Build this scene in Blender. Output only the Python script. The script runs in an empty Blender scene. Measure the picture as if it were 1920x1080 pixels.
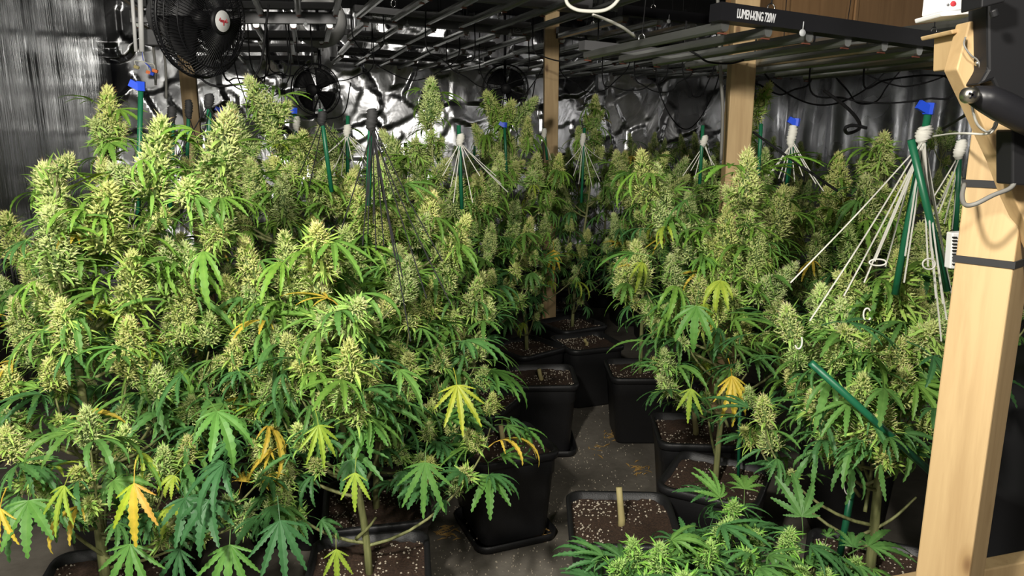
import bpy, math, random
from mathutils import Vector, Matrix, Quaternion, noise
R = math.radians
PI = math.pi
scene = bpy.context.scene
C = scene.collection

# ------------------------------------------------------------------ camera
CAM_H = 1.6; PITCH = R(12.0); F = 1387.0
cam_d = bpy.data.cameras.new('camera'); cam_d.sensor_width = 36; cam_d.lens = 36 * F / 1920
cam_d.clip_start = 0.05; cam_d.clip_end = 60
cam = bpy.data.objects.new('camera', cam_d); C.objects.link(cam)
cam.location = (0, 0, CAM_H); cam.rotation_euler = (R(90) - PITCH, 0, 0)
scene.camera = cam
# ------------------------------------------------------------------ world, lamp, exposure
w = bpy.data.worlds.new('world'); scene.world = w; w.use_nodes = True
w.node_tree.nodes['Background'].inputs[0].default_value = (0.75, 0.85, 1.0, 1)
w.node_tree.nodes['Background'].inputs[1].default_value = 0.002
ld = bpy.data.lights.new('unseen_lamp', 'POINT'); ld.energy = 275; ld.shadow_soft_size = 0.07; ld.color = (1.0, 0.95, 0.86)
lamp = bpy.data.objects.new('unseen_lamp', ld); C.objects.link(lamp); lamp.location = (-0.50, 0.05, 2.34)
ld_fill = ld.copy(); ld_fill.energy = 125; lamp_fill = bpy.data.objects.new('unseen_lamp', ld_fill); C.objects.link(lamp_fill); lamp_fill.location = (0.38, -0.55, 2.42)  # weaker second lamp, guessed and added to fill the post's right face and aisle
vs = scene.view_settings
vs.view_transform = 'Standard'; vs.look = 'None'; vs.exposure = 0.0; vs.gamma = 1.0; vs.use_curve_mapping = False

# ------------------------------------------------------------------ photograph geometry: rays -> points in the room
def ray(px, py):
    X = (px - 960) / F; Y = -(py - 540) / F
    return Vector((X, math.cos(PITCH) + Y * math.sin(PITCH), -math.sin(PITCH) + Y * math.cos(PITCH)))
def at(px, py, Z):
    d = ray(px, py); return Vector((0, 0, CAM_H)) + d * (Z / d.y)
def onh(px, py, h):
    d = ray(px, py); return Vector((0, 0, CAM_H)) + d * ((h - CAM_H) / d.z)
YAW = R(17)                                     # the room stands turned 17 degrees to the left of the view
UA = Vector((math.cos(YAW), math.sin(YAW), 0)); VA = Vector((-math.sin(YAW), math.cos(YAW), 0))
def room(u, v, z=0.0): return UA * u + VA * v + Vector((0, 0, z))

# ------------------------------------------------------------------ materials
MATS = {}
def mat(name, col=(.5,.5,.5), rough=.6, metal=0., spec=.5):
    m = bpy.data.materials.new(name); m.use_nodes = True
    b = m.node_tree.nodes['Principled BSDF']
    b.inputs['Base Color'].default_value = (*col, 1); b.inputs['Roughness'].default_value = rough
    b.inputs['Metallic'].default_value = metal; b.inputs['Specular IOR Level'].default_value = spec
    MATS[name] = m; return m
def N(m, t, **kw):
    n = m.node_tree.nodes.new(t)
    for k, v in kw.items(): setattr(n, k, v)
    return n
def L(m, a, b): m.node_tree.links.new(a, b)
def bsdf(m): return m.node_tree.nodes['Principled BSDF']
def ramp(m, fac, stops):
    r = N(m, 'ShaderNodeValToRGB'); e = r.color_ramp.elements
    while len(e) < len(stops): e.new(0.5)
    for i, (p, c) in enumerate(stops): e[i].position = p; e[i].color = (*c, 1)
    L(m, fac, r.inputs[0]); return r
def objcoord(m, scale):
    t = N(m, 'ShaderNodeTexCoord'); mp = N(m, 'ShaderNodeMapping'); mp.inputs['Scale'].default_value = scale
    L(m, t.outputs['Object'], mp.inputs[0]); return mp.outputs[0]
def noise_tex(m, vec, scale, detail=4, rough=.6, dist=0):
    n = N(m, 'ShaderNodeTexNoise'); n.inputs['Scale'].default_value = scale; n.inputs['Detail'].default_value = detail
    n.inputs['Roughness'].default_value = rough; n.inputs['Distortion'].default_value = dist
    if vec: L(m, vec, n.inputs['Vector'])
    return n.outputs[0]
def bump(m, h, strength, dist=.01):
    b = N(m, 'ShaderNodeBump'); b.inputs['Strength'].default_value = strength; b.inputs['Distance'].default_value = dist
    L(m, h, b.inputs['Height']); L(m, b.outputs[0], bsdf(m).inputs['Normal']); return b

def foil(name, scale, rough, strength, col):
    m = mat(name, col, rough, 1.0)
    v = objcoord(m, scale); n = noise_tex(m, v, 1.0, 3, .55, .6)
    bump(m, n, strength, .02)
    n2 = noise_tex(m, v, .4, 2); r = ramp(m, n2, [(.3, (rough*.7,)*3), (.7, (rough*1.5,)*3)]); L(m, r.outputs[0], bsdf(m).inputs['Roughness'])
    return m
foil('foil_crumpled', (5, 5, 3.6), .25, .30, (.72, .73, .76))
foil('foil_streaked', (34, 34, .9), .13, .32, (.36, .37, .365))
m = mat('concrete', (.2,.19,.17), .85); v = objcoord(m, (1,1,1)); n = noise_tex(m, v, 2.2, 8, .65)
r = ramp(m, n, [(.3, (.075,.065,.052)), (.5, (.165,.147,.12)), (.72, (.25,.228,.19))]); L(m, r.outputs[0], bsdf(m).inputs['Base Color'])
bump(m, noise_tex(m, v, 40, 5), .25, .01)
def woodmat(name, a, b, knots=True):
    m = mat(name, a, .62); v = objcoord(m, (14, 14, .9)); n = noise_tex(m, v, 1.6, 5, .6, .8)
    r = ramp(m, n, [(.3, b), (.62, a)])
    v2 = objcoord(m, (13, 13, 5.5)); vo = N(m, 'ShaderNodeTexVoronoi'); vo.inputs['Scale'].default_value = .8; L(m, v2, vo.inputs['Vector'])
    k = ramp(m, vo.outputs['Distance'], [(.07, (.40,.32,.26)), (.13, (.82,.78,.72)), (.22, (1,1,1))])
    mx = N(m, 'ShaderNodeMix', data_type='RGBA', blend_type='MULTIPLY'); mx.inputs[0].default_value = 1 if knots else 0
    L(m, r.outputs[0], mx.inputs[6]); L(m, k.outputs[0], mx.inputs[7]); L(m, mx.outputs[2], bsdf(m).inputs['Base Color'])
    bump(m, n, .15, .004); return m
woodmat('pine', (.53,.375,.19), (.40,.265,.125))
woodmat('plywood', (.33,.19,.085), (.25,.14,.06), False)
mat('ceiling_black', (.012,.012,.013), .8)
mat('black_plastic', (.010,.010,.011), .5, 0, .25)
m = mat('pot_plastic', (.013,.013,.014), .48); bump(m, noise_tex(m, objcoord(m, (90,90,90)), 3, 2), .25, .003)
mat('black_metal', (.010,.010,.012), .4, 0, .35)
mat('grey_metal', (.13,.13,.135), .45, .3)
mat('led_tube', (.32,.33,.31), .24, .8)
mat('screw_metal', (.6,.58,.5), .3, 1.0)
mat('chrome', (.75,.75,.75), .2, 1.0)
mat('white_plastic', (.75,.75,.74), .4)
mat('clear_knob', (.55,.57,.58), .25)
mat('cord_white', (.62,.61,.55), .8)
mat('cord_grey', (.17,.165,.15), .6)
mat('cord_black', (.010,.010,.011), .7, 0, .2)
mat('stake_green', (.010,.12,.055), .4)
mat('tape_blue', (.015,.07,.62), .45)
mat('orange_plastic', (.75,.19,.05), .5)
mat('red_plastic', (.35,.02,.03), .5)
mat('lettering', (.72,.73,.75), .5)
mat('tape_black', (.02,.02,.021), .75)
m = mat('soil', (.05,.028,.016), .95); n = noise_tex(m, objcoord(m, (60,60,60)), 2.5, 6, .7)
r = ramp(m, n, [(.35, (.028,.014,.008)), (.6, (.085,.046,.026)), (.75, (.15,.09,.055))]); L(m, r.outputs[0], bsdf(m).inputs['Base Color']); bump(m, n, .9, .01)
mat('perlite', (.52,.46,.36), .85)
m = mat('stem', (.20,.24,.09), .6); n = noise_tex(m, objcoord(m, (60,60,6)), 1.5, 4)
r = ramp(m, n, [(.3, (.13,.15,.05)), (.7, (.30,.31,.13))]); L(m, r.outputs[0], bsdf(m).inputs['Base Color'])
mat('stump', (.42,.36,.16), .7)
mat('dry_leaf', (.42,.26,.08), .8)
# leaf: pigment from the object's own colour, paler midrib from a mesh attribute
m = mat('leaf', (.1,.25,.05), .5, 0, .35)
oi = N(m, 'ShaderNodeObjectInfo'); at_ = N(m, 'ShaderNodeAttribute', attribute_name='Col')
mx = N(m, 'ShaderNodeMix', data_type='RGBA', blend_type='MULTIPLY'); mx.inputs[0].default_value = 1
L(m, oi.outputs['Color'], mx.inputs[6]); L(m, at_.outputs['Color'], mx.inputs[7]); L(m, mx.outputs[2], bsdf(m).inputs['Base Color'])
tr = N(m, 'ShaderNodeBsdfTranslucent'); L(m, mx.outputs[2], tr.inputs[0]); ms = N(m, 'ShaderNodeMixShader'); ms.inputs[0].default_value = .22
out = m.node_tree.nodes['Material Output']; L(m, bsdf(m).outputs[0], ms.inputs[1]); L(m, tr.outputs[0], ms.inputs[2]); L(m, ms.outputs[0], out.inputs[0])
m = MATS['leaf']; nz = noise_tex(m, objcoord(m, (34,34,34)), 1.0, 4, .6); rp = ramp(m, nz, [(.3, (.72,.78,.7)), (.7, (1.22,1.15,1.15))])
mx2 = N(m, 'ShaderNodeMix', data_type='RGBA', blend_type='MULTIPLY'); mx2.inputs[0].default_value = 1
L(m, mx.outputs[2], mx2.inputs[6]); L(m, rp.outputs[0], mx2.inputs[7]); L(m, mx2.outputs[2], bsdf(m).inputs['Base Color']); L(m, mx2.outputs[2], tr.inputs[0])
bump(m, nz, .25, .004)
m = mat('bud', (.4,.45,.18), .65, 0, .3)
oi = N(m, 'ShaderNodeObjectInfo'); at_ = N(m, 'ShaderNodeAttribute', attribute_name='Col')
mx = N(m, 'ShaderNodeMix', data_type='RGBA', blend_type='MULTIPLY'); mx.inputs[0].default_value = 1
L(m, oi.outputs['Color'], mx.inputs[6]); L(m, at_.outputs['Color'], mx.inputs[7]); L(m, mx.outputs[2], bsdf(m).inputs['Base Color'])

# ------------------------------------------------------------------ mesh helpers
class MB:
    def __init__(s): s.v = []; s.f = []; s.c = []; s.col = (1,1,1)
    def vert(s, p): s.v.append(tuple(p)); s.c.append(s.col); return len(s.v) - 1
    def box(s, c, size, M=None):
        c = Vector(c); h = Vector(size) / 2; b = len(s.v)
        for z in (-1,1):
            for x, y in ((-1,-1),(1,-1),(1,1),(-1,1)):
                p = Vector((x*h.x, y*h.y, z*h.z))
                s.vert((M @ p if M else p) + c)
        for f in ((3,2,1,0),(4,5,6,7),(0,1,5,4),(1,2,6,5),(2,3,7,6),(3,0,4,7)): s.f.append(tuple(b+i for i in f))
        return s
    def tube(s, pts, rad, n=6, cap=True):
        pts = [Vector(p) for p in pts]; k = len(pts)
        rs = rad if isinstance(rad, (list, tuple)) else [rad] * k
        b = len(s.v); prev = None
        for i in range(k):
            t = (pts[min(i+1,k-1)] - pts[max(i-1,0)]).normalized()
            if prev is None: a = t.orthogonal().normalized()
            else: a = (prev - t * prev.dot(t)); a = a.normalized() if a.length > 1e-6 else t.orthogonal().normalized()
            prev = a; bb = t.cross(a)
            for j in range(n):
                an = 2*PI*j/n; s.vert(pts[i] + (a*math.cos(an) + bb*math.sin(an)) * rs[i])
        for i in range(k-1):
            for j in range(n):
                j2 = (j+1) % n; s.f.append((b+i*n+j, b+i*n+j2, b+(i+1)*n+j2, b+(i+1)*n+j))
        if cap: s.f.append(tuple(b+j for j in reversed(range(n)))); s.f.append(tuple(b+(k-1)*n+j for j in range(n)))
        return s
    def lathe(s, prof, n=16, M=None):                       # prof: (r, z)
        b = len(s.v)
        for r_, z in prof:
            for j in range(n):
                p = Vector((r_*math.cos(2*PI*j/n), r_*math.sin(2*PI*j/n), z)); s.vert(M @ p if M else p)
        for i in range(len(prof)-1):
            for j in range(n):
                j2 = (j+1) % n; s.f.append((b+i*n+j, b+i*n+j2, b+(i+1)*n+j2, b+(i+1)*n+j))
        return s
    def loft(s, rings, capb=False, capt=False):
        b = len(s.v); n = len(rings[0])
        for rg in rings:
            for p in rg: s.vert(p)
        for i in range(len(rings)-1):
            for j in range(n):
                j2 = (j+1) % n; s.f.append((b+i*n+j, b+i*n+j2, b+(i+1)*n+j2, b+(i+1)*n+j))
        if capb: s.f.append(tuple(b+j for j in reversed(range(n))))
        if capt: s.f.append(tuple(b+(len(rings)-1)*n+j for j in range(n)))
        return s
    def prism(s, poly, depth):                              # poly: 3-D points of the front face, depth: vector to the back face
        b = len(s.v); n = len(poly)
        for p in poly: s.vert(p)
        for p in poly: s.vert(Vector(p) + depth)
        s.f.append(tuple(range(b, b+n))); s.f.append(tuple(reversed(range(b+n, b+2*n))))
        for j in range(n):
            j2 = (j+1) % n; s.f.append((b+j, b+n+j, b+n+j2, b+j2))
        return s
    def mesh(s, name, material, smooth=False, colattr=False):
        me = bpy.data.meshes.new(name); me.from_pydata(s.v, [], s.f); me.materials.append(MATS[material])
        if smooth: me.shade_smooth()
        if colattr:
            a = me.color_attributes.new('Col', 'FLOAT_COLOR', 'POINT'); flat = []
            for c in s.c: flat += [c[0], c[1], c[2], 1.0]
            a.data.foreach_set('color', flat)
        me.update(); return me
    def obj(s, name, material, parent=None, smooth=False, bevel=0):
        o = link(name, s.mesh(name, material, smooth), parent)
        if bevel:
            md = o.modifiers.new('bevel', 'BEVEL'); md.width = bevel; md.segments = 2; md.limit_method = 'ANGLE'
        return o
def link(name, data, parent=None, loc=None):
    o = bpy.data.objects.new(name, data); C.objects.link(o)
    if parent: o.parent = parent
    if loc is not None: o.location = loc
    return o
def tag(o, label=None, cat=None, group=None, kind=None):
    if label: o['label'] = label
    if cat: o['category'] = cat
    if group: o['group'] = group
    if kind: o['kind'] = kind
    return o
def thing(name, label, cat, loc=(0,0,0), group=None, rz=0):
    o = link(name, None, None, loc); o.rotation_euler.z = rz; o.empty_display_size = .1
    return tag(o, label, cat, group)
def bez(p0, p1, p2, p3, n):
    return [p0*(1-t)**3 + p1*3*t*(1-t)**2 + p2*3*t*t*(1-t) + p3*t**3 for t in [i/n for i in range(n+1)]]
def spline(pts, n=6):                                       # Catmull-Rom through the points
    pts = [Vector(p) for p in pts]; o = []
    q = [pts[0]*2 - pts[1]] + pts + [pts[-1]*2 - pts[-2]]
    for i in range(1, len(q)-2):
        a, b, c, d = q[i-1], q[i], q[i+1], q[i+2]
        for k in range(n):
            t = k/n; o.append(.5*((2*b) + (c-a)*t + (2*a-5*b+4*c-d)*t*t + (3*b-a-3*c+d)*t**3))
    o.append(pts[-1]); return o

# ================================================================== the setting
UL, UR, VF, VB, CEIL = -1.42, 5.2, -3.0, 7.6, 2.75
def grid_wall(name, p0, du, lu, lz, nu, nz, disp, nrm, material):
    vs_, fs = [], []
    for j in range(nz+1):
        for i in range(nu+1):
            a, b = lu*i/nu, lz*j/nz
            vs_.append(p0 + du*a + Vector((0,0,b)) + nrm*disp(a, b))
    for j in range(nz):
        for i in range(nu):
            k = j*(nu+1)+i; fs.append((k, k+1, k+nu+2, k+nu+1))
    me = bpy.data.meshes.new(name); me.from_pydata(vs_, [], fs); me.materials.append(MATS[material]); me.shade_smooth()
    return tag(link(name, me), kind='structure')
def ridged(p): return 1 - abs(noise.noise(p))
def d_back(a, b):
    h = 0.
    for sc, amp, sd in ((1.5, .16, 3.1), (3.8, .05, 8.3)):      # flat facets meeting in creases
        w_ = Vector((a*sc, b*sc*.8, sd)); w_ += noise.noise_vector(w_*1.4)*.25
        pt_ = noise.voronoi(w_)[1][0]; tl = noise.noise_vector(pt_*5.31); h += amp*(tl.x*(w_.x-pt_.x) + tl.y*.8*(w_.y-pt_.y))
    return h*1.5 + .04*math.sin(a*2.3)
    return .10*ridged(p*.8 + noise.noise_vector(p*1.1)*.6) + .022*ridged(q*.8) + .05*math.sin(a*2.3)
def d_right(a, b):
    p = Vector((a*5.5, b*.7, 1.7)); q = Vector((a*9, b*3.0, 2.2))
    return .08*noise.noise(p) + .016*ridged(q)
def d_left(a, b):
    p = Vector((a*2.6, b*.22, 9.1)); q = Vector((a*14, b*.6, 4.4))
    return .03*noise.noise(p) + .005*ridged(q)
grid_wall('wall_back', room(UL-.1, VB), UA, UR-UL+.2, CEIL, 330, 130, lambda a,b: d_back(a,b), -VA, 'foil_crumpled')
grid_wall('wall_left', room(UL, VF), VA, VB-VF, CEIL, 300, 60, lambda a,b: d_left(a,b), UA, 'foil_streaked')
grid_wall('wall_right', room(UR, VF), VA, VB-VF, CEIL, 220, 70, lambda a,b: d_right(a,b), -UA, 'foil_crumpled')
b = MB(); b.box((0,0,0), (UR-UL+.4, VB-VF+.4, .1)); o = tag(b.obj('floor', 'concrete'), kind='structure'); o.location = room((UL+UR)/2, (VF+VB)/2, -.05); o.rotation_euler.z = YAW
b = MB(); b.box((0,0,0), (UR-UL+.4, VB-VF+.4, .1)); o = tag(b.obj('ceiling', 'ceiling_black'), kind='structure'); o.location = room((UL+UR)/2, (VF+VB)/2, CEIL+.05); o.rotation_euler.z = YAW
b = MB(); b.box((0,0,0), (UR-UL+.4, .1, CEIL)); o = tag(b.obj('wall_front', 'ceiling_black'), kind='structure'); o.location = room((UL+UR)/2, VF-.06, CEIL/2); o.rotation_euler.z = YAW

rnd = random.Random(4)
# floor litter nobody could count
b = MB()
for i in range(1500):
    if rnd.random() < .6: p = onh(rnd.gauss(920, 150), rnd.uniform(940, 1200), 0)
    else: p = onh(rnd.gauss(1080, 90), rnd.uniform(740, 960), 0)
    s = rnd.uniform(.0012, .0042); p.z = s*.6
    b.box(p, (s*rnd.uniform(.6,1.4), s, s), Matrix.Rotation(rnd.random()*3, 3, 'Z'))
tag(b.obj('spilled_perlite', 'perlite'), 'pale perlite crumbs scattered over the concrete aisle', 'perlite', kind='stuff')
b = MB()
for (px, py, n) in ((840,1000,26),(1150,815,16),(1200,880,18),(1010,1005,8),(905,990,12),(1120,845,10)):
    for i in range(n):
        p = onh(px+rnd.gauss(0,10), py+rnd.gauss(0,6), 0); a = rnd.random()*6.28; l = rnd.uniform(.01,.03)
        d = Vector((math.cos(a), math.sin(a), 0))*l; q = Vector((-d.y, d.x, 0))*.18
        b.prism([p-d+Vector((0,0,.002)), p+q+Vector((0,0,.006)), p+d+Vector((0,0,.004)), p-q+Vector((0,0,.007))], Vector((0,0,-.0015)))
tag(b.obj('dry_leaf_litter', 'dry_leaf'), 'dry brown leaf scraps lying on the concrete aisle', 'litter', kind='stuff')

# ================================================================== timber posts
def post(px_bot, Z, wx, wy, rz, label, ztop=CEIL-.05):
    p = at(px_bot, 260, Z); b = MB(); b.box((0,0,ztop/2), (wx, wy, ztop))
    o = b.obj('timber_post', 'pine', bevel=.004); o.location = (p.x, p.y, 0); o.rotation_euler.z = rz
    return tag(o, label, 'post')
post(1032, 5.0, .092, .09, R(3), 'pale timber post standing mid-room in front of the crumpled foil')
post(1382, 3.15, .098, .09, R(-4), 'wide timber post behind the right-hand plants, below the lettered light')
post(363, 4.9, .095, .09, R(17), 'timber post seen under the big black fan')

# near post with its brace, straps and cables
NP = at(1846, 600, 1.27); NPZ = R(40)
pr = thing('timber_post', 'near pine post at the right edge, with diagonal brace and black straps', 'post', (NP.x, NP.y, 0))
b = MB(); b.box((0,0,1.11), (.089,.089,2.22), Matrix.Rotation(NPZ, 3, 'Z')); b.obj('shaft', 'pine', pr, bevel=.003)
def loc(px, py, Z): return at(px, py, Z) - Vector((NP.x, NP.y, 0))
b = MB(); b.prism([loc(x, y, 1.185) for x, y in reversed([(1818,40),(1851,38),(1856,130),(1905,235),(1960,340),(1960,500),(1898,365),(1876,305),(1830,206),(1812,168),(1794,130)])], Vector((0, .036, 0)))
b.obj('diagonal_brace', 'pine', pr, bevel=.002)
b = MB(); b.prism([loc(x, y, 1.23) for x, y in reversed([(1790,62),(1818,58),(1818,128),(1788,129)])], Vector((0, .06, 0))); b.obj('packing_block', 'pine', pr, bevel=.002)
b = MB(); b.prism([loc(x, y, 1.21) for x, y in reversed([(1783,56),(1816,50),(1816,58),(1786,64)])], Vector((0, .09, 0))); b.obj('packing_strip', 'pine', pr, bevel=.002)
for y0 in (345, 489):
    b = MB(); zc = at(1850, y0, 1.25).z; M3 = Matrix.Rotation(NPZ, 3, 'Z'); n = len(b.v)
    rings = []
    for hz in (-.006, .006):
        for rr in (.0455, .0475): pass
    rg = lambda r_, z: [M3 @ Vector((x*r_, y*r_, z)) for x, y in ((-1,-1),(1,-1),(1,1),(-1,1))]
    b.loft([rg(.0445, zc-.006), rg(.0475, zc-.006), rg(.0475, zc+.006), rg(.0445, zc+.006)]); b.obj('strap', 'tape_black', pr)
b = MB(); c = loc(1832, 119, 1.18); b.lathe([(0,0),(.0045,0),(.0045,.004),(0,.006)], 12, Matrix.Translation(c) @ Matrix.Rotation(R(90), 4, 'X')); b.obj('screw', 'screw_metal', pr, True)
# horizontal rail at the bottom
b = MB(); b.box((0,0,0), (.9,.038,.089)); o = tag(b.obj('timber_rail', 'pine', bevel=.003), 'pine rail crossing behind the near post, at the bottom right', 'timber')
q = at(1800, 1100, 1.42); o.location = q; o.rotation_euler = (0, R(-3), R(12)); 
# white socket box
sb = thing('socket_box', 'white socket box on top of the near post', 'socket box', at(1808, 8, 1.24))
S0 = sb.location
b = MB(); b.prism([at(x, y, 1.24)-S0 for x, y in reversed([(1772,-40),(1850,-50),(1843,14),(1765,22)])], Vector((0, .06, .0))); b.obj('body', 'white_plastic', sb, bevel=.003)
b = MB(); b.prism([at(x, y, 1.235)-S0 for x, y in reversed([(1764,22),(1846,15),(1848,24),(1766,31)])], Vector((0, .08, .0))); b.obj('base_plate', 'white_plastic', sb, bevel=.002)
for x, y in ((1777,9),(1787,7),(1805,4)):
    b = MB(); b.lathe([(0,0),(.005 if x==1787 else .002,-.001),(.004 if x==1787 else .002,.0015),(0,.002)], 10, Matrix.Translation(at(x,y,1.24)-S0) @ Matrix.Rotation(R(90), 4, 'X')); b.obj('screw', 'red_plastic' if x==1787 else 'grey_metal', sb)
# black bracket with lever
bk = thing('fan_bracket', 'black metal bracket with a curved lever arm screwed to the near post', 'bracket', at(1880, 180, 1.12)); S1 = bk.location
b = MB(); b.prism([at(x, y, 1.15)-S1 for x, y in reversed([(1851,-40),(1960,-40),(1960,235),(1880,190),(1862,150),(1835,160),(1853,130)])], Vector((0,.05,0))); b.obj('plate', 'black_plastic', bk, bevel=.004)
b = MB(); pts = [at(x, y, 1.09)-S1 for x, y in ((1825,178),(1850,185),(1880,200),(1915,218),(1960,238))]; b.tube(pts, [.0135,.0195,.0215,.0215,.022], 12); b.obj('lever_arm', 'black_metal', bk, True)
b = MB(); b.lathe([(0,.004),(.006,.0035),(.0115,0),(.0115,-.012)], 18, Matrix.Translation(at(1823,178,1.068)-S1) @ Matrix.Rotation(R(90), 4, 'X')); o = b.obj('screw', 'screw_metal', bk, True)
b = MB(); c = at(1823,178,1.0635)-S1; b.box(c, (.011,.0015,.0028), Matrix.Rotation(R(30),3,'Y')); b.box(c, (.0028,.0015,.011), Matrix.Rotation(R(30),3,'Y')); b.obj('screw_cross', 'black_metal', bk)
b = MB(); b.prism([at(x, y, 1.13)-S1 for x, y in reversed([(1898,243),(1970,243),(1970,352),(1898,347)])], Vector((0,.04,0))); b.obj('lower_plate', 'black_plastic', bk, bevel=.003)
b = MB(); b.prism([at(x, y, 1.10)-S1 for x, y in reversed([(1840,15),(1885,3),(1885,-30),(1842,-30)])], Vector((0,.05,0))); b.tube([at(1862,18,1.1)-S1, at(1866,32,1.1)-S1], .006, 8); b.obj('clamp_knob', 'black_plastic', bk, bevel=.002)
# thermometer
th = thing('thermometer', 'small white slotted thermometer fixed behind the near post', 'thermometer', at(1792, 470, 1.36)); S2 = th.location
b = MB(); b.prism([at(x, y, 1.36)-S2 for x, y in reversed([(1786,437),(1830,434),(1828,506),(1781,504)])], Vector((0,.02,0))); b.obj('case', 'white_plastic', th, bevel=.002)
b = MB()
for k in range(9): b.box(at(1790, 445+k*6.3, 1.358)-S2, (.008,.003,.0022))
b.obj('slots', 'black_plastic', th)
def cable(name, pts, r, material, label, cat='cable', n=6, group=None):
    b = MB(); b.tube(spline(pts, 7), r, n); return tag(b.obj(name, material, None, True), label, cat, group)
cable('cable', [at(1908,330,1.14), at(1895,352,1.13), at(1862,366,1.125), at(1830,382,1.125), at(1810,384,1.14), at(1804,368,1.17), at(1808,345,1.20)], .0036, 'cord_grey', 'grey cable looping round the near post below the upper strap')
cable('wire', [at(1748,256,1.5), at(1775,252,1.4), at(1805,250,1.2), at(1850,251,1.13), at(1866,240,1.13), at(1870,228,1.14)], .0018, 'cord_white', 'thin white wire running from the tied stake to the near post', 'wire')
cable('wire', [at(1822,195,1.1), at(1826,215,1.1), at(1834,235,1.11), at(1850,247,1.12), at(1862,240,1.13), at(1866,230,1.14)], .0018, 'cord_white', 'thin white wire looping below the lever screw on the near post', 'wire')
cable('wire', [at(1810,70,1.18), at(1808,85,1.175), at(1820,103,1.172), at(1832,112,1.172), at(1837,124,1.172), at(1836,140,1.175)], .0014, 'cord_grey', 'thin grey wire on the brace above the lever', 'wire')
# black water drum in the corner behind the near post
dr = thing('water_drum', 'black ribbed plastic drum in the dark behind the near post', 'drum', (at(2060, 700, 1.95).x, 1.95, 0))
b = MB(); b.lathe([(0,0),(.30,0),(.31,.04),(.31,.3),(.325,.32),(.31,.34),(.31,.62),(.325,.64),(.31,.66),(.31,.9),(.29,.94),(0,.95)], 32); b.obj('barrel', 'black_plastic', dr, True)
b = MB(); b.lathe([(.055,.95),(.055,.99),(0,.995)], 16); b.obj('cap', 'black_metal', dr)

# plywood bulkhead at the right, under the ceiling
b = MB(); p0 = at(1398, 60, 3.35); p1 = at(1790, 60, 4.3); d = (p1-p0); d.z = 0; ln = d.length
b.box((ln/2, .06, 2.34), (ln, .12, .80)); o = b.obj('wall_bulkhead', 'plywood'); o.location = (p0.x, p0.y, 0); o.rotation_euler.z = math.atan2(d.y, d.x); tag(o, kind='structure')
b = MB(); b.box((ln*.45, -.008, 2.34), (.02, .01, .80)); q = b.obj('joint_strip', 'plywood', o)

# ================================================================== LED light fixtures
def text_mesh(s, size, name='lettering'):
    cu = bpy.data.curves.new('t', 'FONT'); cu.body = s; cu.size = size; cu.offset = size*.022; cu.extrude = .0004; cu.space_character = .95
    o = bpy.data.objects.new('t', cu); C.objects.link(o); bpy.context.view_layer.update()
    me = bpy.data.meshes.new_from_object(o.evaluated_get(bpy.context.evaluated_depsgraph_get()))
    bpy.data.objects.remove(o); me.materials.clear(); me.materials.append(MATS['lettering']); me.name = name; return me
TXT = text_mesh('LUMEN-KING 720W', .036)
FW, FD, NT = 1.08, .85, 6
tm = MB()
prof = [(-.021,.0),(-.018,-.014),(-.008,-.021),(.008,-.021),(.018,-.014),(.021,.0),(.021,.014),(-.021,.014)]
tm.loft([[Vector((x, y, z)) for x, z in prof] for y in (.0, FD)], True, True); TUBE = tm.mesh('light_tube', 'led_tube')
cb = MB(); cb.box((0,0,.032), (FW,.05,.036)); CROSS = cb.mesh('crossbar', 'grey_metal'); 
cb = MB(); cb.box((0,0,.034), (FW+.01,.055,.050)); DRIVER = cb.mesh('driver_bar', 'black_metal')
cb = MB(); cb.box((0,0,.034), (FW+.01,.055,.062)); DRIVERG = cb.mesh('driver_bar', 'grey_metal')
cb = MB(); cb.lathe([(0,-.006),(.017,-.004),(.021,0),(.017,.005),(0,.007)], 12, Matrix.Rotation(R(90),4,'X')); cb.tube([(0,0,.015),(0,0,.06)], .003, 5); KNOB = cb.mesh('hanger_knob', 'clear_knob', True)
cb = MB(); cb.tube([(0,0,0),(.012,0,.012),(.012,0,.035),(0,0,.045),(-.012,0,.035),(-.012,0,.012),(0,0,0)], .0022, 5); HOOK = cb.mesh('carabiner', 'chrome', True)
mat('end_cap_rust', (.16,.05,.03), .6)
cb = MB(); cb.box((0,0,0), (.026,.008,.004)); ENDC = cb.mesh('end_cap', 'end_cap_rust')
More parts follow.
